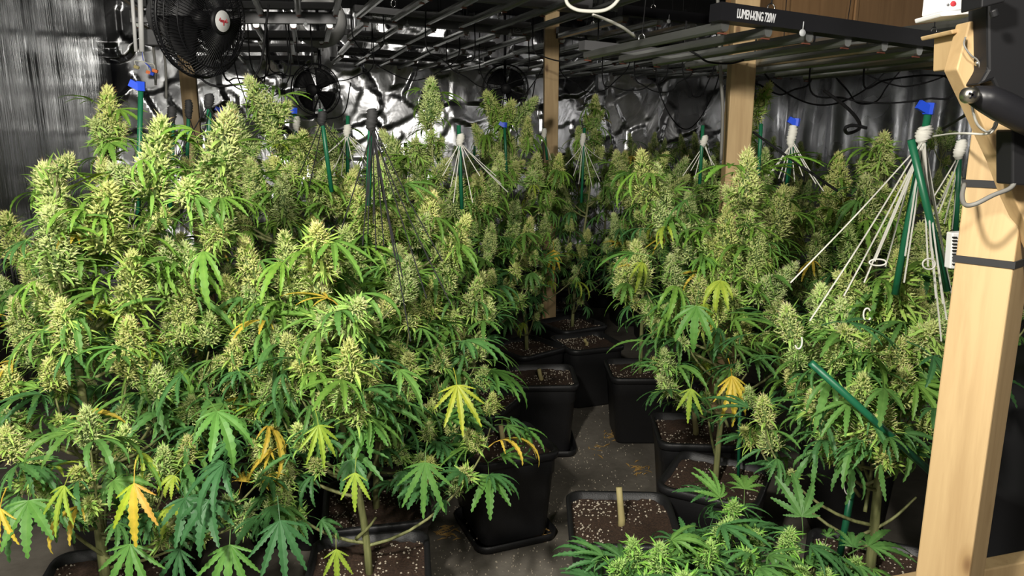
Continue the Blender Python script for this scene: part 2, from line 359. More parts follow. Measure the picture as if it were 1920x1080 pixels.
def fixture(u, v, z, label, front='g', extra=0., tx=0., ty=0., text=False, pos=None, NT=6, sx=1.):
    p = pos if pos is not None else room(u, v, z)
    t = thing('led_light_fixture', label, 'light fixture', p, 'unlit LED bar fixtures under the ceiling')
    t.rotation_euler = (tx, ty, YAW + extra)
    t.scale = (sx, 1, 1)
    for i in range(NT):
        x = -FW/2 + .03 + i*(FW-.06)/(NT-1); o = link('light_tube', TUBE, t, (x, 0, 0)); o.scale = (.62, 1, .8) if NT == 8 else (.85, 1, .9)
        link('end_cap', ENDC, t, (x, .012, -.021)); link('end_cap', ENDC, t, (x, FD-.012, -.021))
    link('driver_bar', DRIVER if front == 'b' else DRIVERG, t, (0, .0, .0)); link('crossbar', CROSS, t, (0, FD-.02, 0))
    b = MB(); b.box((.16,.05,.045), (.2,.05,.04)); b.obj('power_plug', 'black_plastic', t)
    for x in (-FW*.3, FW*.3):
        for y in (.05, FD-.07):
            link('carabiner', HOOK, t, (x, y, .05)); b = MB(); b.tube([(x,y,.09),(x*.9,y,CEIL-p.z-.03)], .002, 5); b.obj('hanging_rope', 'cord_black', t)
        o = link('hanger_knob', KNOB, t, (x+.05, -.035, .0)); o.scale = (.55,)*3
    if text:
        o = link('lettering', TXT, t, (-FW/2+.045, -.0285, .020)); o.rotation_euler.x = R(90); o.scale = (.42, 1, 1)
        b = MB()
        for q0, q1 in (((.40,.012),(.455,.012)),((.40,.045),(.455,.045)),((.40,.012),(.40,.045)),((.455,.012),(.455,.045)),((.41,.03),(.427,.04)),((.427,.04),(.445,.03)),((.41,.024),(.445,.024))):
            b.tube([(q0[0],-.0285,q0[1]),(q1[0],-.0285,q1[1])], .0012, 4)
        b.obj('label_mark', 'lettering', t)
    return t
hero = onh(1342, 45, 1.905)
hp1 = onh(1342, 46, 1.905); hp2 = onh(1795, 92, 1.905); hd = Vector((math.cos(R(23)), math.sin(R(23)), -.045))
ctr = hp1 + hd*(FW*.56)
fixture(0,0,0, 'black unlit bar light lettered in white along its front edge, nearest on the right', 'b', R(6), R(-.6), R(2.6), True, ctr, 8, 1.12)
cols = [-.2, 1.03, 2.26, 3.49, 4.6]
ords = ['leftmost', 'second', 'third', 'fourth', 'rightmost']
for ri, v in enumerate((2.80, 3.73, 4.66, 5.59, 6.5)):
    for ci, u in enumerate(cols):
        if ri == 0 and ci in (0, 2, 3, 4): continue
        z = 2.205 + rnd.uniform(-.02, .02) - (.05 if ci > 1 else 0) + (.05 if (ri == 1 and ci == 0) else 0)
        fixture(u, v, z, 'unlit bar light in the %s column, %s row from the camera' % (ords[ci], ('first','second','third','fourth','last')[ri]),
                'g' if ci < 2 else 'b', R(-2 if ci == 0 else rnd.uniform(1,4)), R(rnd.uniform(-.8,.8)), R(-1.6 if ci == 0 else 2.4), text=(ci >= 1 and ri >= 2))
fixture(3.0, 2.3, 1.98, 'black bar light hanging behind the lettered one, close to the near post', 'b', R(9), 0, R(2))

# ducts and cables below the ceiling
b = MB(); prf = []
pa, pb = room(.4, 5.2, 2.62), room(2.6, 5.6, 2.6)
pts = [pa.lerp(pb, i/90) for i in range(91)]; b.tube(pts, [.085 + (.008 if i % 2 else 0) for i in range(91)], 14)
tag(b.obj('flexible_duct', 'foil_crumpled', None, False), 'ribbed silver ventilation duct above the lights', 'duct')
b = MB(); c = at(600, 40, 5.6); M4 = Matrix.Translation(c) @ Matrix.Rotation(R(78), 4, 'X') @ Matrix.Rotation(R(10), 4, 'Y')
b.lathe([(.145,-.03),(.175,-.04),(.19,-.01),(.18,.06),(.15,.10),(.13,.10),(.145,-.03)], 36, M4)
tag(b.obj('duct_flange', 'white_plastic', None, True), 'white round duct ring above the left lights', 'duct ring')
cable('cable', [at(1060,-20,2.3), at(1063,5,2.3), at(1078,17,2.3), at(1100,21,2.3), at(1130,20,2.3), at(1150,10,2.3), at(1166,-10,2.3)], .0055, 'cord_white', 'thick white cable drooping from the ceiling, top centre')
cable('cable', [at(1112,28,2.35), at(1135,36,2.4), at(1165,50,2.45), at(1190,68,2.55)], .005, 'cord_white', 'thick white cable end poking down beside the tubes, top centre')
rc = random.Random(11)
def wild(px, py, dx, sag, Z, k, label):
    p0, p1 = at(px, py, Z), at(px+dx, py+rc.uniform(-15,15), Z+rc.uniform(-.2,.3))
    mid = [(p0.lerp(p1, t)) - Vector((rc.uniform(-.02,.02), 0, sag*math.sin(t*PI)*Z/F)) for t in (.2,.4,.6,.8)]
    up = lambda p: Vector((p.x, p.y, max(p.z+.02, 2.30 if Z > 4 else 2.0)))
    cable('cable', [up(p0), p0]+mid+[p1, up(p1)], .004, 'cord_black', label, 'cable', 5, 'black cables drooping below the lights')
CABLES = [(415,125,90,45,4.6),(440,120,60,80,4.8),(470,118,75,55,4.7),(505,125,80,20,4.9),(420,140,120,14,4.4),(560,120,140,30,5),(700,110,160,40,5.2),(840,120,150,35,5.4),(900,130,120,60,5.6),
      (1050,130,130,45,5.4),(1130,150,120,22,5.2),(1190,140,110,35,5.3),(1230,140,120,100,5.1),(1280,130,60,55,4.6),(1400,140,120,30,3.3),(1430,130,240,70,3.4),(1520,170,270,20,3.2),(1560,130,140,70,3.5),(1600,120,200,40,3.6),(1620,160,180,-10,3.1),(1285,85,130,25,2.9),(660,60,60,30,4.2),(800,90,90,25,4.5),(1000,90,120,28,4.4)]
NTH = ['first','second','third','fourth','fifth','sixth','seventh','eighth','ninth','tenth','eleventh','twelfth','thirteenth','fourteenth','fifteenth','sixteenth','seventeenth','eighteenth','nineteenth','twentieth','twenty-first','twenty-second','twenty-third','twenty-fourth']
for i, (px, py, dx, sag, Z) in enumerate(sorted(CABLES, key=lambda c_: c_[0]+c_[2]/2)):
    wild(px, py, dx, sag, Z, i, 'thin black cable drooping below the lights, %s of them from the left' % NTH[i])
for (x0, y0, x1, y1, Z) in [(1345,-20,1350,100,2.95),(1350,115,1352,300,3.05)]:
    cable('conduit', [at(x0,y0,Z), at((x0+x1)/2+ (4 if y0>0 else 0),(y0+y1)/2,Z), at(x1,y1,Z)], .007, 'cord_grey', 'grey conduit beside the wide timber post, %s' % ('above the lights' if y0 < 0 else 'below the lights'), 'conduit')
cable('cable', [at(1545,170,2.9), at(1580,195,2.8), at(1605,220,2.7), at(1612,240,2.6), at(1590,250,2.55), at(1585,240,2.5), at(1600,235,2.5), at(1625,240,2.5)], .006, 'cord_black', 'black cable curling down in front of the right-hand foil')
cable('cable', [at(1413,248,2.5), at(1450,275,2.4), at(1500,310,2.3), at(1570,358,2.2)], .004, 'cord_black', 'straight black cord slanting across the right-hand buds')
cable('cable', [at(1770,240,2.2), at(1800,222,1.9), at(1828,205,1.5)], .004, 'cord_black', 'black cable reaching the near post from the left')
for x, y0, y1, Z in [(287,85,160,3.56),(307,85,185,3.56)]:
    cable('cord', [at(x,y0,Z), at(x+4,(y0+y1)/2,Z), at(x+5,y1,Z)], .006, 'cord_grey', 'grey cord hanging left of the fan, %s one' % ('shorter' if x==287 else 'longer'), 'cord')
bx_ = thing('ballast_box', 'plain grey metal box hanging between the conduit and the fan', 'metal box', at(305, 85, 3.5)); S4 = bx_.location
b = MB(); b.prism([at(x, y, 3.5)-S4 for x, y in reversed([(268,54),(345,55),(345,85),(268,84)])], Vector((0,.10,0))); b.obj('case', 'grey_metal', bx_, bevel=.003)
for x in (280, 335):
    b = MB(); q = at(x, 55, 3.55); b.tube([q-S4, Vector((q.x, q.y, CEIL-.02))-S4], .003, 5); b.obj('hanging_rope', 'cord_black', bx_)
b = MB(); b.lathe([(0,.002),(.005,.001),(.006,0)], 10, Matrix.Translation(at(311,70,3.499)-S4) @ Matrix.Rotation(R(90),4,'X')); b.obj('screw', 'chrome', bx_)
# conduit with loose wires
cd = thing('wall_conduit', 'white conduit on the foil wall with loose wires and connectors hanging out', 'conduit', at(264, 50, 3.4)); S3 = cd.location
b = MB(); b.tube([at(262,-30,3.4)-S3, at(266,97,3.4)-S3], .011, 10); b.obj('pipe', 'white_plastic', cd, True)
b = MB(); b.tube([at(246,-30,3.45)-S3, at(255,97,3.45)-S3], .008, 8); b.obj('pipe', 'white_plastic', cd, True)
for (x, y, mt) in ((279,136,'orange_plastic'),(291,133,'orange_plastic'),(284,138,'tape_blue'),(256,126,'stump')):
    b = MB(); b.tube(spline([at(267,97,3.4)-S3, at(270,115,3.38)-S3, at(x-3,y-12,3.38)-S3, at(x,y,3.38)-S3], 5), .0025, 5); b.obj('wire', 'cord_white' if mt != 'tape_blue' else 'tape_blue', cd, True)
    b = MB(); b.box(at(x,y,3.37)-S3, (.022,.012,.014), Matrix.Rotation(R(20),3,'Y')); b.obj('connector', mt, cd, bevel=.002)

# ================================================================== fans
def fan(name, label, c, axis, rad, back, badge, hang=True, nw=48):
    t = thing(name, label, 'fan', c); Rm = Vector((0,0,1)).rotation_difference(Vector(axis).normalized()).to_matrix().to_4x4()
    b = MB()
    prof_f = [(rad, 0), (rad*.97, rad*.14), (rad*.80, rad*.26), (rad*.5, rad*.36), (rad*.22, rad*.45)]
    prof_b = [(rad, 0), (rad*.97, -rad*.12), (rad*.80, -rad*.22), (rad*.5, -rad*.27), (rad*.22, -rad*.29)]
    for pf, tw in ((prof_f, .35), (prof_b, -.1)):
        for k in range(nw):
            a = 2*PI*k/nw; b.tube([Rm @ Vector((r_*math.cos(a+tw*i/4), r_*math.sin(a+tw*i/4), z)) for i, (r_, z) in enumerate(pf)], rad*.0075, 3, False)
    for r_, z, th_ in ((rad,0,.028),(rad*.97,rad*.14,.012),(rad*.8,rad*.26,.012),(rad*.97,-rad*.12,.012),(rad*.8,-rad*.22,.012),(rad*.5,-rad*.27,.012)):
        b.tube([Rm @ Vector((r_*math.cos(a), r_*math.sin(a), z)) for a in [2*PI*k/40 for k in range(41)]], rad*th_, 5, False)
    b.obj('cage', 'black_metal', t, True)
    for k in range(3 if back else 4):
        a0 = 2*PI*k/(3 if back else 4) + .5; b = MB(); ring1, ring2 = [], []
        for i in range(9):
            f_ = i/8; a = a0 + (f_-.5)*1.15; 
            ring1.append(Rm @ Vector((rad*.16*math.cos(a), rad*.16*math.sin(a), (f_-.5)*rad*.1)))
            ring2.append(Rm @ Vector((rad*.86*math.cos(a+.3), rad*.86*math.sin(a+.3), (f_-.5)*rad*.34)))
        n0 = len(b.v)
        for p, q in zip(ring1, ring2):
            for s in range(5): b.vert(p.lerp(q, s/4))
        for i in range(8):
            for s in range(4): b.f.append((n0+i*5+s, n0+i*5+s+1, n0+(i+1)*5+s+1, n0+(i+1)*5+s))
        o = b.obj('blade', 'black_plastic', t, True); md = o.modifiers.new('thick', 'SOLIDIFY'); md.thickness = .004
    b = MB(); b.lathe([(0,rad*.12),(rad*.14,rad*.1),(rad*.17,0),(rad*.17,-rad*.1)], 20, Rm); b.obj('hub', 'black_plastic', t, True)
    b = MB(); b.lathe([(0,rad*.5),(rad*.2,rad*.49),(rad*.235,rad*.45),(rad*.235,rad*.43),(0,rad*.42)], 24, Rm); o = b.obj('centre_cap', 'black_plastic', t, True)
    if badge:
        b = MB(); b.lathe([(0,rad*.503),(rad*.175,rad*.497),(rad*.18,rad*.49)], 28, Rm); g = b.obj('badge', 'white_plastic', o, True)
        b = MB()
        up = (Rm.to_3x3().inverted() @ Vector((0,0,1))); up.z = 0; up.normalize(); sd = Vector((0,0,1)).cross(up) * -1
        zz = [(-.8,0),(-.66,.35),(-.6,-.1),(-.42,.1),(-.38,-.12),(-.2,.12),(-.16,-.12),(-.02,.14),(.06,-.5),(.14,.12),(.3,-.1),(.36,.14),(.5,-.12),(.62,.3),(.7,-.1),(.85,.02)]
        b.tube([Rm @ (sd*(x*rad*.12) + up*(y*rad*.13) + Vector((0,0,rad*.507))) for x, y in zz], rad*.012, 4); b.obj('badge_script', 'red_plastic', o)
    if back: b = MB(); b.lathe([(0,-rad*.28),(rad*.36,-rad*.28),(rad*.38,-rad*.36),(rad*.38,-rad*.85),(rad*.3,-rad*.95),(0,-rad*.96)], 24, Rm); b.obj('motor', 'grey_metal', t, True)
    if hang:
        b = MB(); b.tube([Rm @ Vector((0,0,-rad*.6)), Vector((0,0,rad*.6)) + Rm @ Vector((0,0,-rad*.6)), Vector((0,0,CEIL-c[2]-.02)) + Rm @ Vector((0,0,-rad*.6))], .012, 8); b.obj('hanging_bracket', 'black_metal', t, True)
        b = MB(); b.tube(spline([Rm @ Vector((0,0,-rad*.7)), Vector((-.02,0,-rad*1.0)), Vector((.1,.02,-rad*1.12)), Vector((.2,.05,-rad*.85)), Vector((.25,.08,rad*.3))], 6), .005, 5); b.obj('power_cord', 'cord_black', t, True)
    return t
fan('circulation_fan', 'big black cage fan with a white oval badge, upper left', at(376, 36, 3.1), (.93,-.36,-.12), .225, True, True, True, 84)
fan('wall_fan', 'black fan hanging against the bright foil, behind the left buds', at(592, 168, 5.8), (-.1,-.98,-.1), .19, False, False, True, 24)
fan('wall_fan', 'dark fan half hidden behind the central tall buds', at(948, 165, 6.4), (.05,-.99,-.1), .19, False, False, True, 24)

# ================================================================== pots
POT_H, POT_R, POT_B = .37, .172, .135
def rsq(h, r_, z, n=5):
    o = []
    for cx, cy, a0 in ((1,1,0),(-1,1,90),(-1,-1,180),(1,-1,270)):
        for k in range(n):
            a = R(a0 + 90*k/(n-1)); o.append(Vector((cx*(h-r_) + r_*math.cos(a), cy*(h-r_) + r_*math.sin(a), z)))
    return o
b = MB(); b.loft([rsq(POT_B,.04,0), rsq(POT_B+.004,.04,.012), rsq(POT_B+.024,.045,.27), rsq(POT_B+.029,.046,.275), rsq(POT_R-.006,.048,POT_H-.03)], True); POTB = b.mesh('body', 'pot_plastic', True)
b = MB(); b.loft([rsq(POT_R-.007,.048,POT_H-.032), rsq(POT_R+.004,.05,POT_H-.03), rsq(POT_R+.006,.05,POT_H-.006), rsq(POT_R+.001,.05,POT_H), rsq(POT_R-.010,.046,POT_H-.001), rsq(POT_R-.014,.045,POT_H-.05)]); POTR = b.mesh('rim', 'pot_plastic', True)
b = MB(); b.loft([rsq(POT_B+.01,.04,.0), rsq(POT_B+.034,.05,.004), rsq(POT_B+.038,.05,.035), rsq(POT_B+.032,.05,.035), rsq(POT_B+.026,.045,.006)], True); SAUC = b.mesh('saucer', 'pot_plastic', True)
SOIL, PERL = [], []
for k in range(3):
    rs = random.Random(k+50); b = MB(); n = 22; hgt = {}
    for j in range(n+1):
        for i in range(n+1):
            x, y = (i/n*2-1), (j/n*2-1)
            # square to rounded square
            s = POT_R-.012; cr = .045; qx, qy = x*s, y*s; ex, ey = abs(qx)-(s-cr), abs(qy)-(s-cr)
            if ex > 0 and ey > 0:
                l_ = math.hypot(ex, ey)
                if l_ > cr: qx = math.copysign(s-cr+ex*cr/l_, qx); qy = math.copysign(s-cr+ey*cr/l_, qy)
            z = POT_H-.028 + .012*noise.noise(Vector((qx*14, qy*14, k*5))) + .006*noise.noise(Vector((qx*50, qy*50, k))); hgt[(i,j)] = (qx,qy,z); b.vert((qx,qy,z))
    for j in range(n):
        for i in range(n): q = j*(n+1)+i; b.f.append((q,q+1,q+n+2,q+n+1))
    SOIL.append(b.mesh('soil', 'soil', True))
    b = MB()
    for i in range(520):
        gi, gj = rs.randrange(n+1), rs.randrange(n+1); x, y, z = hgt[(gi,gj)]
        dens = noise.noise(Vector((x*9, y*9, k*3+.5))) + (.25 if max(abs(x),abs(y)) > POT_R*.7 else 0)
        if dens < rs.uniform(-.35,.25): continue
        s = rs.uniform(.0016,.0050); x += rs.uniform(-.007,.007); y += rs.uniform(-.007,.007)
        if max(abs(x),abs(y)) > POT_R-.016: continue
        p = Vector((x,y,z+s*.3)); q0 = len(b.v)
        for d in ((1,0,0),(0,1,0),(-1,0,0),(0,-1,0),(0,0,1),(0,0,-1)): b.vert(p+Vector(d)*s*rs.uniform(.6,1.1))
        for f_ in ((0,1,4),(1,2,4),(2,3,4),(3,0,4),(1,0,5),(2,1,5),(3,2,5),(0,3,5)): b.f.append(tuple(q0+i_ for i_ in f_))
    PERL.append(b.mesh('perlite', 'perlite'))
npot = 0
def pot(p, rz, label, stump=None, saucer=False, group='black square plant pots', dead=None):
    global npot
    t = thing('plant_pot', label, 'plant pot', (p.x, p.y, .0), group, rz); k = npot % 3; npot += 1
    z = .012 if saucer else 0
    link('body', POTB, t, (0,0,z)); link('rim', POTR, t, (0,0,z)); link('soil', SOIL[k], t, (0,0,z)); o = link('perlite', PERL[k], t, (0,0,z)); o['kind'] = 'stuff'
    if saucer: link('saucer', SAUC, t)
    if stump is not None:
        b = MB(); h = stump; b.tube([(0,0,POT_H-.05),(.0,0,POT_H-.01),(-.006,0,POT_H-.03+h*.6),(-.012,.004,POT_H-.02+h)], [.014,.012,.0105,.010], 8); b.obj('cut_stem', 'stump', t, True)
    return t

# ================================================================== foliage meshes
def leaflet(b, base, d, up, ln, wd, droop, n=8, yellow=0., curl=0.):
    side = d.cross(up).normalized(); pts = []
    p = Vector(base); dd = d.copy(); uu = up.copy(); ds = ln/n
    for i in range(n+1):
        pts.append((p.copy(), uu.copy())); rot = Quaternion(side, -droop/n*(.5+i/n)); dd = rot @ dd; uu = rot @ uu; p = p + dd*ds
    row = []
    for i in range(n+1):
        t = i/n; wv = wd*(math.sin(PI*min(1, t**.82*.97+.03)))**.8 * (1 if t < .98 else .1)
        c, u_ = pts[i]; lift = u_*wv*(.35+curl)
        b.col = (1.25, 1.12, 1.2); ci = b.vert(c)
        g = (1+yellow*t*1.2, 1+yellow*t*.3, 1-.5*yellow*t); b.col = g
        nx = pts[min(i+1, n)][0] - c
        a1 = b.vert(c + side*wv*.78 + lift*.8); a2 = b.vert(c - side*wv*.78 + lift*.8)
        t1 = b.vert(c + side*wv*1.12 + lift + nx*.55); t2 = b.vert(c - side*wv*1.12 + lift + nx*.55)
        row.append((ci, a1, a2, t1, t2))
    for i in range(n):
        r0, r1 = row[i], row[i+1]
        b.f += [(r0[0], r0[1], r1[1], r1[0]), (r0[1], r0[3], r1[1]), (r1[0], r1[2], r0[2], r0[0]), (r1[2], r0[4], r0[2])]
def leaf_mesh(name, nl, ln, wr, droop, spread, pet, seed, yellow=0., two=False):
    rs = random.Random(seed); b = MB(); b.col = (1.15,.95,1.1)
    pe = [Vector((0,0,0)), Vector((pet*.5,0,pet*.18)), Vector((pet,0,pet*.2))]; b.tube(pe, [.0016,.0012,.0010], 4, False)
    base = pe[-1]; up = Vector((0,0,1)); h = (nl-1)//2
    for k in range(-h, h+1):
        a = k/h*spread*(1+rs.uniform(-.06,.06)); f_ = 1-.62*(abs(k)/h)**1.35
        d = Vector((math.cos(a), math.sin(a), rs.uniform(-.08,.12))).normalized(); u2 = (up - d*up.dot(d)).normalized()
        n0 = len(b.c); l2 = ln*f_*rs.uniform(.93,1.05); leaflet(b, base, d, u2, l2, l2*wr*(.8+.2*f_)*.5, droop*rs.uniform(.7,1.25), 9 if l2 > ln*.6 else 7, yellow)
        if two:
            g_ = (1.12,.86,1.6) if k > 0 else ((.62,1.05,.7) if k < 0 else (.95,.95,.9))
            b.c[n0:] = [(c_[0]*g_[0], c_[1]*g_[1], c_[2]*g_[2]) for c_ in b.c[n0:]]
    return b.mesh(name, 'leaf', False, True)
FANS = [leaf_mesh('leaf', 7, .125, .19, .7, 1.55, .05, 1), leaf_mesh('leaf', 7, .13, .17, 1.1, 1.4, .055, 2), leaf_mesh('leaf', 5, .115, .19, .9, 1.15, .045, 3), leaf_mesh('leaf', 7, .12, .18, 1.5, 1.4, .05, 4)]
HANG = [leaf_mesh('leaf', 7, .145, .13, .35, 1.3, .05, 81), leaf_mesh('leaf', 7, .14, .135, .5, 1.2, .05, 82), leaf_mesh('leaf', 5, .13, .15, .45, 1.0, .045, 83), leaf_mesh('leaf', 7, .145, .125, .7, .95, .05, 84)]
TWO = leaf_mesh('leaf', 5, .145, .15, .4, .95, .05, 85, 0., True)
SLIM = [leaf_mesh('leaf', 5, .115, .13, 1.0, 1.0, .03, 11), leaf_mesh('leaf', 5, .125, .12, 1.5, .9, .03, 12), leaf_mesh('leaf', 3, .11, .13, 1.2, .6, .025, 13), leaf_mesh('leaf', 5, .12, .13, 1.9, 1.15, .03, 14), leaf_mesh('leaf', 7, .115, .14, .8, 1.5, .03, 15)]
def bud_mesh(name, Ln, Rd, nk, ncal, nl, seed, leaf_l=.055, hair=1.0):
    rs = random.Random(seed); b = MB()
    def env(t): return Rd*min(1, (t+.10)/.30)**.7 * max(0, 1-t)**.55 * 1.15
    b.col = (.10,.16,.045)
    b.lathe([(max(.001, env(t)*.62), t*Ln*.95) for t in [i/7 for i in range(8)]], 7)
    for i in range(nk):                                     # small clusters of calyxes spiral up the axis
        t = (i+.3)/nk; a = i*2.39996 + rs.uniform(-.4,.4); R0 = env(t)
        rd = Vector((math.cos(a), math.sin(a), 0)); cr = rs.uniform(.0105,.0155)*(1-.25*t)
        cc = rd*max(0, R0-cr*.6) + Vector((0,0,t*Ln)); ax = (rd*(1.05-.9*t) + Vector((0,0,.5+.7*t)) + Vector((rs.gauss(0,.2), rs.gauss(0,.2), 0))).normalized()
        tone = rs.random()
        for j in range(ncal):
            z = 1 - 1.45*(j+.5)/ncal; an = j*2.39996; rr = math.sqrt(max(0, 1-z*z)); u = ax.orthogonal().normalized(); v = ax.cross(u)
            d = (ax*z + (u*math.cos(an) + v*math.sin(an))*rr).normalized(); p = cc + d*cr*rs.uniform(.7,1.05) + ax*cr*.35*z
            d = (d + ax*.5 + Vector((0,0,.25)) + Vector((rs.gauss(0,.25), rs.gauss(0,.25), rs.gauss(0,.25)))).normalized()
            s = rs.uniform(.0040,.0064); k = min(1, max(0, .5*tone + .5*rs.random())); k2 = rs.random()
            b.col = (.37+.27*k, .49+.22*k, .15+.14*k)
            sd = d.orthogonal().normalized(); bd = d.cross(sd); q0 = len(b.v)
            for jj in range(4): aa = jj*1.5708+k2*3; b.vert(p + (sd*math.cos(aa)+bd*math.sin(aa))*s*.5)
            b.vert(p + d*s*2.1); b.vert(p - d*s*.8)
            for jj in range(4): j2 = (jj+1) % 4; b.f += [(q0+jj, q0+j2, q0+4), (q0+j2, q0+jj, q0+5)]
            for hh in range(2 if rs.random() < hair*.8 else (1 if hair > .3 else 0)):
                hd_ = (d + Vector((rs.gauss(0,.55), rs.gauss(0,.55), rs.gauss(.1,.5)))).normalized(); l_ = rs.uniform(.006,.0145)
                b.col = (.74,.70,.42) if rs.random() < .86 else (.58,.36,.15)
                q0 = len(b.v); o_ = hd_.orthogonal().normalized()*.00065; st = p + d*s
                b.vert(st+o_); b.vert(st-o_); b.vert(st + hd_*l_); b.f.append((q0,q0+1,q0+2))
    for i in range(nl):                                     # narrow sugar leaves
        t = rs.random()**1.1*.92; a = rs.random()*6.283; rd = Vector((math.cos(a), math.sin(a), 0)); r_ = env(t)*.7
        p = rd*r_ + Vector((0,0,t*Ln)); l_ = leaf_l*rs.uniform(.5,1.3)*(1-.45*t); el = rs.uniform(-.1,.8)+.4*t
        d = (rd*math.cos(el) + Vector((0,0,math.sin(el)))).normalized(); sd = d.cross(Vector((0,0,1))).normalized(); dr_ = rs.uniform(-.2,1.6)
        k = rs.random(); b.col = (.17+.22*k, .34+.24*k, .06+.07*k); wv0 = rs.uniform(.0022,.0045); rows = []; nn = 5
        for i2 in range(nn+1):
            tt = i2/nn; wv = wv0*math.sin(PI*min(1, tt*.85+.15))+.0002
            rows.append((b.vert(p+sd*wv), b.vert(p-sd*wv))); d = Quaternion(sd, -dr_/nn) @ d; p = p + d*l_/nn
        for i2 in range(nn): b.f.append((rows[i2][0], rows[i2][1], rows[i2+1][1], rows[i2+1][0]))
    return b.mesh(name, 'bud', False, True)
L_BIG, L_MED, L_SML, L_FB, L_FS = .15, .095, .06, .14, .08
BIG = [bud_mesh('bud', L_BIG, .034, 34, 15, 70, 21+k, .065) for k in range(3)]
MED = [bud_mesh('bud', L_MED, .029, 22, 14, 50, 31+k, .06) for k in range(4)]
SML = [bud_mesh('bud', L_SML, .023, 13, 13, 36, 41+k, .05) for k in range(4)]
FAR_B = [bud_mesh('bud', L_FB, .034, 26, 9, 40, 61+k, .06, .3) for k in range(2)]
FAR_S = [bud_mesh('bud', L_FS, .030, 16, 9, 28, 71+k, .05, .3) for k in range(2)]

def orient(o, zdir, spin):
    o.rotation_mode = 'QUATERNION'; o.rotation_quaternion = Vector((0,0,1)).rotation_difference(Vector(zdir).normalized()) @ Quaternion((0,0,1), spin)
def leaf_at(parent, me, p, az, pitch, scale, col, roll=0.):
    o = link('leaf', me, parent, p); o.rotation_euler = (roll, -pitch, az); o.scale = (scale,)*3; o.color = (*col, 1); return o
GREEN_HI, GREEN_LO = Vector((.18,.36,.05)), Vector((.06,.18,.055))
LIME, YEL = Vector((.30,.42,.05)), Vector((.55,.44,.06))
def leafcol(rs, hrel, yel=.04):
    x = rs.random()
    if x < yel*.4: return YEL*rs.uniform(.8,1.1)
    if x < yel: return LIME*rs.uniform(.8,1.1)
    k = max(0, min(1, hrel + rs.gauss(0,.22))); c = GREEN_LO.lerp(GREEN_HI, k); return c*rs.uniform(.8,1.2)

